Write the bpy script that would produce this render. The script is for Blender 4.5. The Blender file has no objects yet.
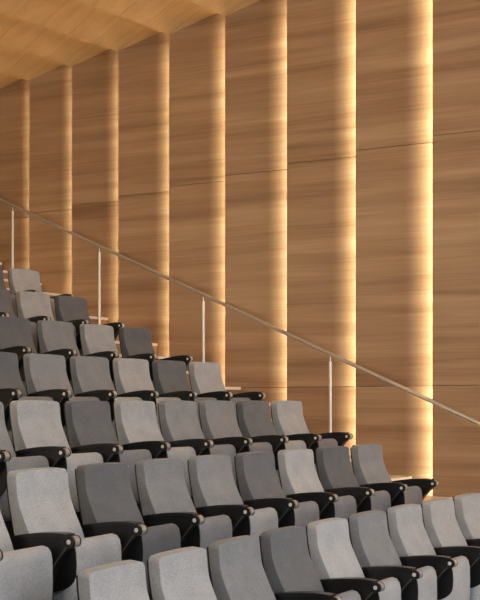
import bpy, bmesh, math, random
from mathutils import Vector, Matrix

random.seed(7)
S = bpy.context.scene
COL = S.collection

# ------------------------------------------------------------------ camera, light, exposure
ZC = 1.789                       # camera height above the floor of the nearest row
PHI = 0.8839
cam_d = bpy.data.cameras.new('camera')
cam = bpy.data.objects.new('camera', cam_d)
COL.objects.link(cam)
cam_d.sensor_fit = 'HORIZONTAL'
cam_d.sensor_width = 36
cam_d.lens = 973 / 480 * 36
cam_d.shift_y = 101.3 / 480
cam_d.clip_end = 200
cam.location = (0, 0, ZC)
cam.rotation_euler = (math.radians(90), 0, -PHI)
S.camera = cam

vs = S.view_settings
vs.view_transform = 'Standard'
vs.look = 'None'
vs.gamma = 1
vs.use_curve_mapping = False
vs.exposure = 0.0

W = bpy.data.worlds.new('hall_ambient')
S.world = W
W.use_nodes = True
W.node_tree.nodes['Background'].inputs['Color'].default_value = (0.98, 0.98, 1.0, 1)
W.node_tree.nodes['Background'].inputs['Strength'].default_value = 0.27


def area(name, loc, target, sx, sy, power, color):
    l = bpy.data.lights.new(name, 'AREA')
    l.shape = 'RECTANGLE'
    l.size, l.size_y, l.energy, l.color = sx, sy, power, color
    o = bpy.data.objects.new(name, l)
    COL.objects.link(o)
    o.location = loc
    o.rotation_euler = (Vector(target) - Vector(loc)).to_track_quat('-Z', 'Y').to_euler()
    return o


area('stage_light', (1.5, -4.5, 4.2), (5.0, 4.0, 0.8), 8, 4, 450, (0.94, 0.97, 1.0))
area('hall_fill', (3.0, 2.0, 6.1), (5.5, 6.5, 2.6), 4, 3, 55, (1.0, 0.88, 0.72))  # added unseen fill from above, warms the back rows
area('stage_bounce_fill', (5.0, -5.0, 0.8), (8.0, 9.0, 6.6), 7, 2, 290, (1.0, 0.955, 0.88))  # added low fill in place of bounce off the stage floor
area('ceiling_fill', (-2.5, 8.5, 3.6), (4.5, 10.5, 6.8), 4, 1, 260, (1.0, 0.84, 0.58))  # added warm fill out of view, brightens the ceiling

LED_COLOR = (1.0, 0.94, 0.73, 1)
LED_POWER = 320.0

# ------------------------------------------------------------------ materials


def new_mat(name):
    m = bpy.data.materials.new(name)
    m.use_nodes = True
    nt = m.node_tree
    return m, nt, nt.nodes['Principled BSDF']


def N(nt, kind, **kw):
    n = nt.nodes.new(kind)
    for k, v in kw.items():
        setattr(n, k, v)
    return n


def plain(name, col, rough=0.5, metal=0.0, spec=0.5, bump=0.0, bscale=200):
    m, nt, b = new_mat(name)
    tc = N(nt, 'ShaderNodeTexCoord')
    no = N(nt, 'ShaderNodeTexNoise')
    no.inputs['Scale'].default_value = bscale
    nt.links.new(tc.outputs['Object'], no.inputs['Vector'])
    mix = N(nt, 'ShaderNodeMix', data_type='RGBA')
    mix.inputs['A'].default_value = (*[c * 0.92 for c in col], 1)
    mix.inputs['B'].default_value = (*[min(1, c * 1.08) for c in col], 1)
    nt.links.new(no.outputs['Fac'], mix.inputs['Factor'])
    nt.links.new(mix.outputs['Result'], b.inputs['Base Color'])
    b.inputs['Roughness'].default_value = rough
    b.inputs['Metallic'].default_value = metal
    b.inputs['Specular IOR Level'].default_value = spec
    if bump:
        bp = N(nt, 'ShaderNodeBump')
        bp.inputs['Strength'].default_value = bump
        bp.inputs['Distance'].default_value = 0.002
        nt.links.new(no.outputs['Fac'], bp.inputs['Height'])
        nt.links.new(bp.outputs['Normal'], b.inputs['Normal'])
    return m


def fabric(name, col):
    m, nt, b = new_mat(name)
    tc = N(nt, 'ShaderNodeTexCoord')
    oi = N(nt, 'ShaderNodeObjectInfo')
    off = N(nt, 'ShaderNodeVectorMath', operation='ADD')
    nt.links.new(tc.outputs['Object'], off.inputs[0])
    nt.links.new(oi.outputs['Random'], off.inputs[1])
    fine = N(nt, 'ShaderNodeTexNoise')
    fine.inputs['Scale'].default_value = 170
    fine.inputs['Detail'].default_value = 3
    big = N(nt, 'ShaderNodeTexNoise')
    big.inputs['Scale'].default_value = 9
    big.inputs['Detail'].default_value = 4
    nt.links.new(off.outputs[0], fine.inputs['Vector'])
    nt.links.new(off.outputs[0], big.inputs['Vector'])
    add = N(nt, 'ShaderNodeMath', operation='ADD')
    m1 = N(nt, 'ShaderNodeMath', operation='MULTIPLY')
    m1.inputs[1].default_value = 0.72
    nt.links.new(fine.outputs['Fac'], m1.inputs[0])
    m2 = N(nt, 'ShaderNodeMath', operation='MULTIPLY')
    m2.inputs[1].default_value = 0.28
    nt.links.new(big.outputs['Fac'], m2.inputs[0])
    nt.links.new(m1.outputs[0], add.inputs[0])
    nt.links.new(m2.outputs[0], add.inputs[1])
    cr = N(nt, 'ShaderNodeValToRGB')
    cr.color_ramp.elements[0].position = 0.3
    cr.color_ramp.elements[1].position = 0.7
    cr.color_ramp.elements[0].color = (*[c * 0.72 for c in col], 1)
    cr.color_ramp.elements[1].color = (*[c * 1.28 for c in col], 1)
    nt.links.new(add.outputs[0], cr.inputs['Fac'])
    # every piece of cloth a touch lighter or darker than its neighbour
    mr = N(nt, 'ShaderNodeMapRange')
    mr.inputs['To Min'].default_value = 0.92
    mr.inputs['To Max'].default_value = 1.08
    nt.links.new(oi.outputs['Random'], mr.inputs['Value'])
    vm = N(nt, 'ShaderNodeVectorMath', operation='SCALE')
    nt.links.new(cr.outputs['Color'], vm.inputs[0])
    nt.links.new(mr.outputs[0], vm.inputs['Scale'])
    nt.links.new(vm.outputs[0], b.inputs['Base Color'])
    b.inputs['Roughness'].default_value = 0.95
    b.inputs['Specular IOR Level'].default_value = 0.15
    b.inputs['Sheen Weight'].default_value = 0.15
    bp = N(nt, 'ShaderNodeBump')
    bp.inputs['Strength'].default_value = 0.25
    bp.inputs['Distance'].default_value = 0.002
    nt.links.new(fine.outputs['Fac'], bp.inputs['Height'])
    nt.links.new(bp.outputs['Normal'], b.inputs['Normal'])
    return m


def wood(name, dark, mid, light, plank=None, rot=0.0, seam_x=None, rough=0.45, band=1.0):
    """veneer whose grain runs along local X; plank=(length, width) draws staggered board joints in XY"""
    m, nt, b = new_mat(name)
    L = nt.links.new
    tc = N(nt, 'ShaderNodeTexCoord')
    oi = N(nt, 'ShaderNodeObjectInfo')
    mp = N(nt, 'ShaderNodeMapping')
    mp.inputs['Rotation'].default_value = (0, 0, rot)
    L(tc.outputs['Object'], mp.inputs['Vector'])
    sc = N(nt, 'ShaderNodeVectorMath', operation='SCALE')
    cmb = N(nt, 'ShaderNodeCombineXYZ')
    L(oi.outputs['Random'], cmb.inputs[0])
    L(oi.outputs['Random'], cmb.inputs[2])
    L(cmb.outputs[0], sc.inputs[0])
    sc.inputs['Scale'].default_value = 40 if plank is None else 0
    base = N(nt, 'ShaderNodeVectorMath', operation='ADD')
    L(mp.outputs[0], base.inputs[0])
    L(sc.outputs[0], base.inputs[1])
    src = base.outputs[0]
    joint = None
    if plank:
        br = N(nt, 'ShaderNodeTexBrick')
        br.offset = 0.37
        br.offset_frequency = 2
        br.inputs['Scale'].default_value = 1
        br.inputs['Brick Width'].default_value = plank[0]
        br.inputs['Row Height'].default_value = plank[1]
        br.inputs['Mortar Size'].default_value = 0.004
        br.inputs['Mortar Smooth'].default_value = 0.3
        br.inputs['Color1'].default_value = (0, 0, 0, 1)
        br.inputs['Color2'].default_value = (1, 1, 1, 1)
        br.inputs['Mortar'].default_value = (0.5, 0.5, 0.5, 1)
        L(src, br.inputs['Vector'])
        joint = br.outputs['Fac']
        pv = N(nt, 'ShaderNodeVectorMath', operation='SCALE')
        pv.inputs['Scale'].default_value = 1.5
        L(br.outputs['Color'], pv.inputs[0])
        ad = N(nt, 'ShaderNodeVectorMath', operation='ADD')
        L(src, ad.inputs[0])
        L(pv.outputs[0], ad.inputs[1])
        src = ad.outputs[0]

    def noise(s, scale, detail, dist=0.0):
        q = N(nt, 'ShaderNodeMapping')
        q.inputs['Scale'].default_value = s
        L(src, q.inputs['Vector'])
        n = N(nt, 'ShaderNodeTexNoise')
        n.inputs['Scale'].default_value = scale
        n.inputs['Detail'].default_value = detail
        n.inputs['Distortion'].default_value = dist
        L(q.outputs[0], n.inputs['Vector'])
        return n.outputs['Fac']
    if plank:
        g1 = noise((0.25, 5, 5), 1.0, 4, 0.6)
        g2 = noise((0.8, 42, 42), 1.0, 3)
    else:
        g1 = noise((0.26, 0.5, 5.0), 1.0, 4, 0.45)
        g2 = noise((1.0, 1.0, 45), 1.0, 6)
    a = N(nt, 'ShaderNodeMath', operation='MULTIPLY')
    a.inputs[1].default_value = 0.74 * band
    L(g1, a.inputs[0])
    c = N(nt, 'ShaderNodeMath', operation='MULTIPLY_ADD')
    c.inputs[1].default_value = 0.26
    L(g2, c.inputs[0])
    L(a.outputs[0], c.inputs[2])
    cr = N(nt, 'ShaderNodeValToRGB')
    e = cr.color_ramp.elements
    e[0].position, e[0].color = 0.33, (*dark, 1)
    e[1].position, e[1].color = 0.67, (*light, 1)
    k = e.new(0.48)
    k.color = (*mid, 1)
    L(c.outputs[0], cr.inputs['Fac'])
    out = cr.outputs['Color']
    if joint is not None:
        mx = N(nt, 'ShaderNodeMix', data_type='RGBA', blend_type='MULTIPLY')
        L(joint, mx.inputs['Factor'])
        L(out, mx.inputs['A'])
        mx.inputs['B'].default_value = (0.7, 0.62, 0.55, 1)
        out = mx.outputs['Result']
    L(out, b.inputs['Base Color'])
    b.inputs['Roughness'].default_value = rough
    b.inputs['Specular IOR Level'].default_value = 0.3
    bp = N(nt, 'ShaderNodeBump')
    bp.inputs['Strength'].default_value = 0.08
    bp.inputs['Distance'].default_value = 0.002
    L(g2, bp.inputs['Height'])
    L(bp.outputs['Normal'], b.inputs['Normal'])
    return m


def emit(name, col, strength):
    m, nt, b = new_mat(name)
    b.inputs['Base Color'].default_value = (0.8, 0.8, 0.8, 1)
    b.inputs['Emission Color'].default_value = col
    b.inputs['Emission Strength'].default_value = strength
    return m


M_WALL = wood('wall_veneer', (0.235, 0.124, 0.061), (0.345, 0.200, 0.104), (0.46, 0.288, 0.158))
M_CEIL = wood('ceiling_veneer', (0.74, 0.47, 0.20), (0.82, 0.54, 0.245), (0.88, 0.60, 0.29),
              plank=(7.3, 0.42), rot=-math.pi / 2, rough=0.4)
M_STEP = wood('step_wood', (0.24, 0.13, 0.065), (0.32, 0.18, 0.09), (0.40, 0.24, 0.13))
M_NOSE = plain('pale_step_nosing', (0.78, 0.70, 0.60), 0.5)
M_CARPET = plain('charcoal_carpet', (0.055, 0.052, 0.05), 0.95, bump=0.5, bscale=120)
M_PLASTER = plain('dark_backing_board', (0.06, 0.045, 0.035), 0.9)
M_BLACK = plain('black_plastic', (0.010, 0.010, 0.010), 0.38, spec=0.45)
M_PAD = plain('black_arm_cap', (0.012, 0.012, 0.012), 0.28, spec=0.55)
M_GLOSS_EDGE = plain('gloss_edge_plastic', (0.075, 0.068, 0.060), 0.35, spec=0.6)  # lighter tone paints the gloss along the brace edge
M_TABLET = plain('black_tablet_laminate', (0.007, 0.007, 0.008), 0.5)
M_STEEL = plain('brushed_steel', (0.38, 0.38, 0.39), 0.28, metal=0.45)
M_CAP = plain('silver_cap', (0.75, 0.74, 0.72), 0.4, metal=0.2)
M_RAIL = plain('satin_rail_steel', (0.58, 0.56, 0.53), 0.36, metal=0.7)
M_POST = plain('pale_post_steel', (0.74, 0.72, 0.68), 0.45, metal=0.55)
M_LED_SOFT = emit('dim_light_strip', LED_COLOR, 24)
M_LED = emit('warm_light_strip', LED_COLOR, LED_POWER)
FAB = {'light': fabric('light_grey_fabric', (0.352, 0.362, 0.378)),
       'mid': fabric('mid_grey_fabric', (0.215, 0.224, 0.240)),
       'dark': fabric('dark_grey_fabric', (0.128, 0.134, 0.146))}
M_PIPE = plain('dark_seam_thread', (0.08, 0.08, 0.08), 0.9)

# ------------------------------------------------------------------ helpers


def link(name, bm, mats, parent=None, smooth=True, loc=None, mw=None):
    me = bpy.data.meshes.new(name)
    bmesh.ops.recalc_face_normals(bm, faces=bm.faces)
    bm.to_mesh(me)
    bm.free()
    if not isinstance(mats, (list, tuple)):
        mats = [mats]
    for mm in mats:
        me.materials.append(mm)
    if smooth:
        for p in me.polygons:
            p.use_smooth = True
        me.set_sharp_from_angle(angle=math.radians(42))
    o = bpy.data.objects.new(name, me)
    COL.objects.link(o)
    if parent:
        o.parent = parent
    if loc:
        o.location = loc
    return o


def box(bm, x0, x1, y0, y1, z0, z1):
    v = [bm.verts.new(p) for p in [(x0, y0, z0), (x1, y0, z0), (x1, y1, z0), (x0, y1, z0),
                                   (x0, y0, z1), (x1, y0, z1), (x1, y1, z1), (x0, y1, z1)]]
    for f in [(0, 3, 2, 1), (4, 5, 6, 7), (0, 1, 5, 4), (1, 2, 6, 5), (2, 3, 7, 6), (3, 0, 4, 7)]:
        bm.faces.new([v[i] for i in f])
    return v


def bevel(bm, w, seg=2, ang=30):
    es = [e for e in bm.edges if len(e.link_faces) == 2 and e.calc_face_angle(0) > math.radians(ang)]
    bmesh.ops.bevel(bm, geom=es, offset=w, segments=seg, profile=0.5, affect='EDGES', clamp_overlap=True)


def extrude_x(bm, prof, x0, x1):
    """closed (y,z) outline extruded from x0 to x1"""
    a = [bm.verts.new((x0, y, z)) for y, z in prof]
    b = [bm.verts.new((x1, y, z)) for y, z in prof]
    n = len(prof)
    for i in range(n):
        j = (i + 1) % n
        bm.faces.new([a[i], a[j], b[j], b[i]])
    bm.faces.new(a[::-1])
    bm.faces.new(b)


def smooth_curve(pts, n=6):
    """Catmull-Rom through open list of 2-D or 3-D points"""
    out = []
    P = [Vector(p) for p in pts]
    for i in range(len(P) - 1):
        p0 = P[max(i - 1, 0)]
        p1, p2 = P[i], P[i + 1]
        p3 = P[min(i + 2, len(P) - 1)]
        for k in range(n):
            t = k / n
            out.append(0.5 * ((2 * p1) + (p2 - p0) * t + (2 * p0 - 5 * p1 + 4 * p2 - p3) * t * t
                              + (3 * p1 - p0 - 3 * p2 + p3) * t ** 3))
    out.append(P[-1])
    return out


def tube(bm, pts, r, seg=12):
    P = [Vector(p) for p in pts]
    rings = []
    for i, p in enumerate(P):
        d = (P[min(i + 1, len(P) - 1)] - P[max(i - 1, 0)]).normalized()
        up = Vector((0, 0, 1)) if abs(d.z) < 0.95 else Vector((1, 0, 0))
        a = d.cross(up).normalized()
        b = d.cross(a)
        rings.append([bm.verts.new(p + r * (math.cos(2 * math.pi * k / seg) * a + math.sin(2 * math.pi * k / seg) * b))
                      for k in range(seg)])
    for r0, r1 in zip(rings, rings[1:]):
        for k in range(seg):
            bm.faces.new([r0[k], r0[(k + 1) % seg], r1[(k + 1) % seg], r1[k]])
    bm.faces.new(rings[0][::-1])
    bm.faces.new(rings[-1])


def empty(name, loc=(0, 0, 0), rz=0.0):
    o = bpy.data.objects.new(name, None)
    COL.objects.link(o)
    o.empty_display_size = 0.1
    o.location = loc
    o.rotation_euler = (0, 0, rz)
    return o


def structure(o):
    o['kind'] = 'structure'
    return o


# ------------------------------------------------------------------ rows of seats: plan
# world X runs along the rows to the panelled wall, world Y up the hall, rows are shallow arcs
KAP = 0.02633
RISE, TREAD = 0.393, 0.952
U2, V2 = 7.747, 4.150
BOLT = 0.67
# row: (end offset in X, end offset in Y, seat pitch, number of seats)
ROWS = {1: (0.050, -TREAD, [0.55, 0.55, 0.55, 0.545, 0.535, 0.525, 0.52, 0.52, 0.52], 9), 2: (0, 0, 0.55, 9), 3: (0.1004, TREAD + 0.012, 0.5242, 8),
        4: (-0.0223, 2 * TREAD + 0.012, 0.5259, 6), 5: (-0.0654, 3 * TREAD + 0.009, 0.553, 4),
        6: (-0.1775, 4 * TREAD - 0.016, 0.5342, 3), 7: (-0.09, 5 * TREAD - 0.02, 0.535, 2)}


def floor_z(r):
    return (r - 1) * RISE


def arc(r, a, back=0.0):
    """point on row r's arc at arc length a before its wall end, shifted 'back' up the hall; heading"""
    du, dv, _, _ = ROWS.get(r, (0, (r - 2) * TREAD, 0, 0))
    b = KAP * a
    R = 1 / KAP
    u, v = U2 + du - R * math.sin(b), V2 + dv - R * (1 - math.cos(b))
    return u - math.sin(b) * back, v + math.cos(b) * back, b


# ------------------------------------------------------------------ structure: tiers, stairs, walls, ceiling
FRONT = -0.34
U_END = 7.93
U_WALL = 9.28
R0 = 1 / KAP


def tier_line(r, n=14):
    """front edge of tier r from wall side to the left"""
    v_end = 7.60 + (r - 6) * TREAD
    pts = []
    for i in range(n + 1):
        u = U_END - i * 12.0 / n
        pts.append((u, v_end - (U_END - u) ** 2 * KAP / 2))
    return pts


bm = bmesh.new()
box(bm, -6, 10.2, -8, 16.5, -0.22, -0.02)
structure(link('floor', bm, M_CARPET))
for r in range(1, 11):
    a = tier_line(r) if r > 1 else [(u, -3.0) for u, v in tier_line(1)]
    b = tier_line(r + 1)
    z0, z1 = (r - 2) * RISE if r > 1 else -0.02, floor_z(r)
    if r == 10:
        b = [(u, 16.0) for u, v in a]
    bm = bmesh.new()
    ring = a + [(u, v - 0.001) for u, v in b[::-1]]
    lo = [bm.verts.new((u, v, z0)) for u, v in ring]
    hi = [bm.verts.new((u, v, z1)) for u, v in ring]
    n = len(ring)
    na = len(a)
    bm.faces.new(lo[::-1])
    bm.faces.new(hi)
    for i in range(n):
        f = bm.faces.new([lo[i], lo[(i + 1) % n], hi[(i + 1) % n], hi[i]])
        f.material_index = 0
    o = structure(link('floor_tier', bm, [M_CARPET], smooth=False))

# aisle stairs: two steps to a tier, a pale nosing along every edge
for j in range(-7, 13):
    v0 = 7.60 + 0.476 * j
    z1 = 5 * RISE + 0.1965 * j
    if z1 < 0.05:
        continue
    st = bmesh.new()
    zlo = max(-0.02, z1 - 0.42)
    box(st, U_END + 0.002, 9.27, v0, v0 + (0.474 if j < 12 else 3.0), zlo, z1 - 0.035)
    o = structure(link('stair_step', st, M_STEP, smooth=False))
    ns = bmesh.new()
    box(ns, U_END + 0.002, 9.27, v0 - 0.012, v0 + 0.474, z1 - 0.035, z1)
    bevel(ns, 0.006, 2)
    structure(link('stair_nosing', ns, M_NOSE, parent=o))
bm = bmesh.new()
box(bm, U_END + 0.002, 9.27, -3, 7.60 - 0.476 * 7 , -0.02, 0.0)
structure(link('floor_aisle', bm, M_STEP, smooth=False))

CEIL = ZC + 4.81
P_PITCH = 0.9616
P_V0 = 10.738
TILT = math.radians(16.3)
C_RISE = 0.275                     # the ceiling is folded like the wall: each bay climbs towards the stage
F_ROT = math.radians(-4.6)
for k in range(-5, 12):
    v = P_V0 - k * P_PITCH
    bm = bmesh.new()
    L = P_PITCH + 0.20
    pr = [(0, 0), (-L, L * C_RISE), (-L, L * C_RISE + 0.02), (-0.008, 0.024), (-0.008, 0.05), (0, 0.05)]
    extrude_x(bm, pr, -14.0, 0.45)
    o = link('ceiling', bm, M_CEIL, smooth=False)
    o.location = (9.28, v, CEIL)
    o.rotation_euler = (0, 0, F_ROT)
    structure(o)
    bm = bmesh.new()
    box(bm, -13.9, -0.05, -0.066, -0.046, 0.034, 0.040)
    bm.normal_update()
    bmesh.ops.recalc_face_normals(bm, faces=bm.faces)
    for f in bm.faces:
        f.material_index = 1 if f.normal.z > 0.8 else 0
    link('light_strip', bm, [M_CAP, M_LED_SOFT], parent=o, smooth=False)

bm = bmesh.new()
box(bm, 9.72, 9.9, -3.0, 16.5, -0.22, CEIL + 0.3)
structure(link('wall_right', bm, M_PLASTER, smooth=False))
bm = bmesh.new()
box(bm, -6, 9.72, 16.3, 16.5, -0.02, CEIL)
structure(link('wall_back', bm, M_PLASTER, smooth=False))

# ------------------------------------------------------------------ sawtooth wall panels with light strips behind their leading edges
JOINTS = [-1.85, 0.168, 2.82, 4.80]
ORD = ['second', 'third', 'fourth', 'fifth', 'sixth', 'seventh', 'eighth', 'ninth']
for k in range(-3, 12):
    v = P_V0 - k * P_PITCH
    # local +X runs from the proud leading edge into the recess, local +Y is behind the panel (towards the wall)
    ang = -(math.pi / 2 - TILT)
    seen = -2 <= k <= 6
    root = empty('timber_panel' if seen else 'wall_right', (U_WALL, v, 0), ang)
    if seen:
        root['label'] = ('tall wood veneer panel, leftmost of those with a glowing right edge' if k == -2
                         else 'tall wood veneer panel running off the right edge of the photo' if k == 6
                         else 'tall wood veneer panel with glowing right edge, %s from the left' % ORD[k + 1])
        root['category'] = 'panel'
        root['group'] = 'backlit wood panels along the side wall'
    else:
        structure(root)
    for a in range(3):
        z0, z1 = ZC + JOINTS[a] + 0.003, ZC + JOINTS[a + 1] - 0.003
        bm = bmesh.new()
        vv = box(bm, 0, 1.16, 0, 0.022, z0, z1)
        if a == 2:
            for q in vv[4:]:
                q.co.z += 0.012 + q.co.x * math.cos(TILT) * C_RISE
        bevel(bm, 0.0015, 1)
        link('veneer_board', bm, M_WALL, parent=root, smooth=False)
    bm = bmesh.new()
    box(bm, 0.001, 1.15, 0.0225, 0.026, ZC - 1.785, ZC + 4.80)
    box(bm, 0.001, 0.008, 0.026, 0.066, ZC - 1.785, ZC + 4.80)
    link('light_block_channel', bm, M_PLASTER, parent=root, smooth=False)  # unseen: sheet added to stop light at the joints, lip shaped to cut the glow
    bm = bmesh.new()
    q = box(bm, -0.010, 0.010, -0.004, 0.004, ZC - 1.78, ZC + 4.78)
    bmesh.ops.rotate(bm, verts=bm.verts, cent=(0, 0, 0), matrix=Matrix.Rotation(math.radians(-28), 3, 'Z'))
    bmesh.ops.translate(bm, verts=bm.verts, vec=(0.064, 0.036, 0))
    bm.normal_update()
    bmesh.ops.recalc_face_normals(bm, faces=bm.faces)
    for f in bm.faces:
        f.material_index = 1 if f.normal.y > 0.7 else 0
    link('light_strip', bm, [M_CAP, M_LED], parent=root, smooth=False)

# ------------------------------------------------------------------ handrail
RU = 9.10


def rail_z(v):
    return ZC + 0.532 + 0.4196 * (v - 6.15)


root = empty('handrail', (RU, 6.15, rail_z(6.15)))
root['label'] = 'long slim metal handrail sloping down the aisle in front of the panelled wall'
root['category'] = 'handrail'


def rel(p):
    return (p[0] - RU, p[1] - 6.15, p[2] - rail_z(6.15))


bm = bmesh.new()
tube(bm, [rel((RU, 1.6, rail_z(1.6))), rel((RU, 13.6, rail_z(13.6)))], 0.0215, 16)
link('rail', bm, M_RAIL, parent=root)
for k in range(-1, 4):
    v = 6.15 + 1.904 * k
    j = math.floor((v - 7.60 + 0.012) / 0.476)
    zb = 5 * RISE + 0.1965 * j
    bm = bmesh.new()
    tube(bm, [rel((RU, v, zb)), rel((RU, v, rail_z(v) - 0.085))], 0.0175, 14)
    p = link('post', bm, M_POST, parent=root)
    bm = bmesh.new()
    tube(bm, [rel((RU, v, rail_z(v) - 0.085)), rel((RU, v, rail_z(v) - 0.015))], 0.008, 10)
    link('post_pin', bm, M_RAIL, parent=p)
    bm = bmesh.new()
    tube(bm, [rel((RU, v, zb)), rel((RU, v, zb + 0.008))], 0.045, 16)
    link('base_plate', bm, M_RAIL, parent=p)

# ------------------------------------------------------------------ auditorium seat (prototype parts)
BW = 0.412         # backrest width


BACKLINE = [(0.430, 0.46), (0.445, 0.56), (0.464, 0.65), (0.490, 0.76), (0.511, 0.86), (0.522, 0.94), (0.525, 1.002)]


def backrest_bm():
    front = smooth_curve([(0.292, 0.46), (0.310, 0.56), (0.343, 0.65), (0.396, 0.75), (0.439, 0.85), (0.452, 0.94), (0.459, 1.002)], 4)
    back = [tuple(p) for p in smooth_curve(BACKLINE, 4)][::-1]
    prof = [(p[0], p[1]) for p in front] + [(y, z + (0.004 if i == 0 else 0)) for i, (y, z) in enumerate(back)]
    nf = len(front)
    n = len(prof)
    xs = [-1, -0.95, -0.86, -0.5, 0, 0.5, 0.86, 0.95, 1]
    drop = {1: 0.022, 0.95: 0.007, 0.86: 0.001}
    bm = bmesh.new()
    rings = []
    for t in xs:
        ring = []
        for i, (y, z) in enumerate(prof):
            yy = y - 0.010 * (1 - t * t) if i < nf else y
            zz = z + (0.006 * (1 - t * t) - drop.get(abs(t), 0) if z > 0.985 else 0)
            ring.append(bm.verts.new((t * BW / 2, yy, zz)))
        rings.append(ring)
    for r0, r1 in zip(rings, rings[1:]):
        for i in range(n):
            j = (i + 1) % n
            bm.faces.new([r0[i], r0[j], r1[j], r1[i]])
    bm.faces.new(rings[0][::-1])
    bm.faces.new(rings[-1])
    bmesh.ops.recalc_face_normals(bm, faces=bm.faces)
    bevel(bm, 0.014, 3, 50)
    return bm, front


def seam_bm(front, s):
    bm = bmesh.new()
    tube(bm, [(s * (BW / 2 - 0.0036), p[0] + 0.0036, p[1]) for p in front[:-4]], 0.0024, 6)
    return bm


def shell_bm():
    spine = smooth_curve([(0.420, 0.40), (0.446, 0.56), (0.465, 0.65), (0.491, 0.76), (0.512, 0.86), (0.523, 0.94), (0.5255, 0.985)], 3)
    prof = [(p[0] - 0.004, p[1]) for p in spine] + [(p[0] + 0.010, p[1]) for p in spine[::-1]]
    bm = bmesh.new()
    extrude_x(bm, prof, -BW / 2 + 0.001, BW / 2 - 0.001)
    bevel(bm, 0.005, 2, 50)
    return bm


def cushion_bm():
    # tipped-up seat: rounded slab, underside to the front
    prof = [(0.108, 0.30), (0.098, 0.36), (0.095, 0.48), (0.098, 0.585), (0.108, 0.628), (0.130, 0.652), (0.160, 0.658),
            (0.190, 0.648), (0.210, 0.62), (0.222, 0.56), (0.235, 0.45), (0.250, 0.33), (0.235, 0.27), (0.19, 0.255), (0.14, 0.262)]
    bm = bmesh.new()
    prof = [(y - 0.042, z - 0.011) for y, z in prof]
    extrude_x(bm, prof, -0.228, 0.228)
    bmesh.ops.recalc_face_normals(bm, faces=bm.faces)
    es = [e for e in bm.edges if all(abs(abs(v.co.x) - 0.228) < 1e-5 for v in e.verts)
          and abs(e.verts[0].co.x - e.verts[1].co.x) < 1e-5]
    bmesh.ops.bevel(bm, geom=es, offset=0.042, segments=5, profile=0.5, affect='EDGES', clamp_overlap=True)
    return bm


def arm_prof():
    top = smooth_curve([(0.455, 0.640), (0.34, 0.668), (0.20, 0.688), (0.07, 0.697), (0.015, 0.698)], 4)
    nose = [(-0.022, 0.690), (-0.032, 0.680), (-0.036, 0.662), (-0.026, 0.645)]
    low = smooth_curve([(-0.012, 0.634), (0.04, 0.587), (0.095, 0.52), (0.130, 0.43), (0.145, 0.30), (0.148, 0.04)], 5)
    rear = smooth_curve([(0.250, 0.04), (0.255, 0.30), (0.270, 0.46), (0.320, 0.555), (0.39, 0.578), (0.455, 0.572)], 5)
    return [tuple(p) for p in top] + nose + [tuple(p) for p in low] + [tuple(p) for p in rear]


def arm_bm():
    bm = bmesh.new()
    extrude_x(bm, arm_prof(), -0.022, 0.022)
    bevel(bm, 0.005, 2, 60)
    for x0, x1 in ((-0.030, -0.016), (0.017, 0.030)):
        tube(bm, [(x0, -0.020, BOLT - 0.003), (x1, -0.020, BOLT - 0.003)], 0.0310, 22)
    box(bm, -0.035, 0.035, 0.09, 0.33, 0.0, 0.012)
    box(bm, -0.026, 0.026, 0.14, 0.26, 0.012, 0.05)
    return bm


def cap_bm():
    top = smooth_curve([(0.44, 0.650), (0.34, 0.672), (0.20, 0.692), (0.07, 0.701), (-0.004, 0.699)], 4)
    prof = [(p[0], p[1] + 0.007) for p in top] + [(p[0], p[1] - 0.012) for p in top[::-1]]
    bm = bmesh.new()
    extrude_x(bm, prof, -0.029, 0.029)
    bevel(bm, 0.006, 3, 50)
    return bm


def barrel_bm():
    bm = bmesh.new()
    tube(bm, [(-0.0165, -0.023, BOLT - 0.003), (0.0175, -0.023, BOLT - 0.003)], 0.0305, 24)
    bevel(bm, 0.004, 2, 60)
    return bm


def disc_bm():
    bm = bmesh.new()
    tube(bm, [(-0.0335, -0.018, BOLT - 0.002), (-0.0295, -0.018, BOLT - 0.002)], 0.0130, 18)
    bevel(bm, 0.0015, 2, 60)
    return bm


def tablet_bm():
    prof = [(0.012, 0.640)]
    prof += [(0.003, 0.60), (0.0, 0.55), (0.003, 0.50)]
    for i in range(1, 9):
        a = i / 8 * math.pi / 2
        prof.append((0.20 - 0.197 * math.cos(a), 0.50 - 0.115 * math.sin(a)))
    prof += [(0.235, 0.40), (0.245, 0.50), (0.24, 0.62), (0.20, 0.645)]
    bm = bmesh.new()
    prof = [(y - 0.018, z - 0.004) for y, z in prof]
    extrude_x(bm, prof, 0.0225, 0.0310)
    bevel(bm, 0.003, 2, 60)
    return bm


def gloss_edge_bm():
    # slim lighter tube added along the brace to draw its edge gloss
    pts = smooth_curve([(-0.0235, 0.002, 0.640), (-0.0235, 0.048, 0.590), (-0.0235, 0.102, 0.52), (-0.0235, 0.138, 0.43), (-0.0235, 0.153, 0.31)], 5)
    bm = bmesh.new()
    tube(bm, pts, 0.0040, 6)
    return bm


def hinge_bm():
    bm = bmesh.new()
    tube(bm, [(-0.238, 0.20, 0.33), (0.238, 0.20, 0.33)], 0.032, 16)
    return bm


PROTO = {}


def get(name, maker, mat):
    key = (name, mat.name)
    if key not in PROTO:
        if name in [k[0] for k in PROTO]:
            src = [o for k, o in PROTO.items() if k[0] == name][0]
            me = src.data.copy()
            me.materials.clear()
            me.materials.append(mat)
            o = bpy.data.objects.new(name, me)
        else:
            o = link(name, maker(), mat)
            COL.objects.unlink(o)
        PROTO[key] = o
    return PROTO[key]


_front = backrest_bm()[1]


def put(name, maker, mat, parent, x=0.0, y=0.0):
    c = get(name, maker, mat).copy()
    COL.objects.link(c)
    c.parent = parent
    c.location = (x, y, 0)
    return c


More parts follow.
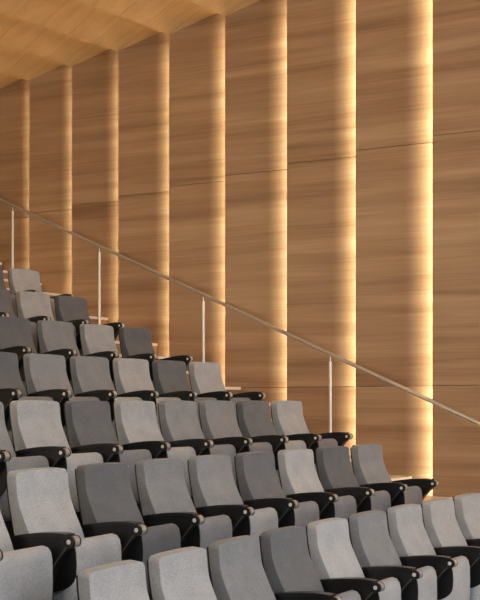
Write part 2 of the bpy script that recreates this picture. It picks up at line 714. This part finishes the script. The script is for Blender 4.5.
def armrest(root, x, tablet):
    a = put('armrest', arm_bm, M_BLACK, root, x)
    put('arm_cap', cap_bm, M_PAD, a)
    put('hinge_barrel', barrel_bm, M_STEEL, a)
    put('bolt_cap', disc_bm, M_CAP, a)
    if tablet:
        put('gloss_edge', gloss_edge_bm, M_GLOSS_EDGE, a)
        t = put('writing_tablet', tablet_bm, M_TABLET, root, x)


def seat(r, idx, back, cush, label):
    """idx counts seats from the wall end (0 = end seat)"""
    _, _, pitch, n = ROWS[r]
    if isinstance(pitch, list):
        a = sum(pitch[:idx]) + pitch[idx] / 2
        pitch = pitch[idx]
    else:
        a = (idx + 0.5) * pitch
    bx, by = {1: (0.008, 0.0), 2: (0.0, 0.014)}.get(r, (-0.006, 0.022))
    u, v, b = arc(r, a)
    root = empty('auditorium_seat', (u, v, floor_z(r)), b)
    root['label'] = label
    root['category'] = 'seat'
    root['group'] = 'grey auditorium seats in raked rows'
    k = put('backrest', lambda: backrest_bm()[0], FAB[back], root, bx, by)
    for s in (-1, 1):
        p = put('seam_piping' if s < 0 else 'seam_piping_', lambda: seam_bm(_front, s), M_PIPE, k)
        p.name = 'seam_piping'
    put('back_shell', shell_bm, M_BLACK, root, bx, by)
    put('seat_cushion', cushion_bm, FAB[cush], root)
    put('seat_hinge', hinge_bm, M_BLACK, root)
    armrest(root, -pitch / 2, True)
    if idx == 0:
        armrest(root, pitch / 2, False)
    return root


# fabric of (backrest, cushion), listed from the wall end leftwards
L_, M_, D_ = 'light', 'mid', 'dark'
SHADES = {
    1: [(L_, L_), (L_, L_), (L_, L_), (M_, L_), (L_, L_), (D_, M_), (M_, M_), (L_, M_), (L_, L_)],
    2: [(M_, M_), (D_, M_), (L_, M_), (D_, M_), (M_, L_), (M_, M_), (D_, D_), (L_, L_), (L_, L_)],
    3: [(L_, M_), (D_, L_), (M_, M_), (M_, M_), (L_, L_), (D_, M_), (L_, L_), (M_, M_)],
    4: [(L_, M_), (D_, M_), (L_, L_), (M_, L_), (M_, M_), (D_, M_)],
    5: [(D_, M_), (L_, M_), (M_, M_), (D_, M_)],
    6: [(D_, M_), (L_, M_), (D_, M_)],
    7: [(L_, L_), (D_, M_)]}
ROWNAME = {1: 'nearest row', 2: 'second row', 3: 'third row', 4: 'fourth row', 5: 'fifth row', 6: 'sixth row', 7: 'highest visible row'}
PLACE = ['first', 'second', 'third', 'fourth', 'fifth', 'sixth', 'seventh', 'eighth', 'ninth']
TONE = {'light': 'light grey', 'mid': 'mid grey', 'dark': 'dark grey'}
for r in range(1, 8):
    n = ROWS[r][3]
    for i, (bk, cu) in enumerate(SHADES[r]):
        if r == 1:
            place = 'leftmost' if i == n - 1 else '%s from the left' % PLACE[n - 1 - i]
            lab = '%s fabric seat with black arms, %s in the %s' % (TONE[bk], place, ROWNAME[r])
        else:
            place = 'at the aisle end of the' if i == 0 else '%s from the aisle end of the' % PLACE[i]
            lab = '%s fabric seat, %s %s' % (TONE[bk], place, ROWNAME[r])
        seat(r, i, bk, cu, lab)
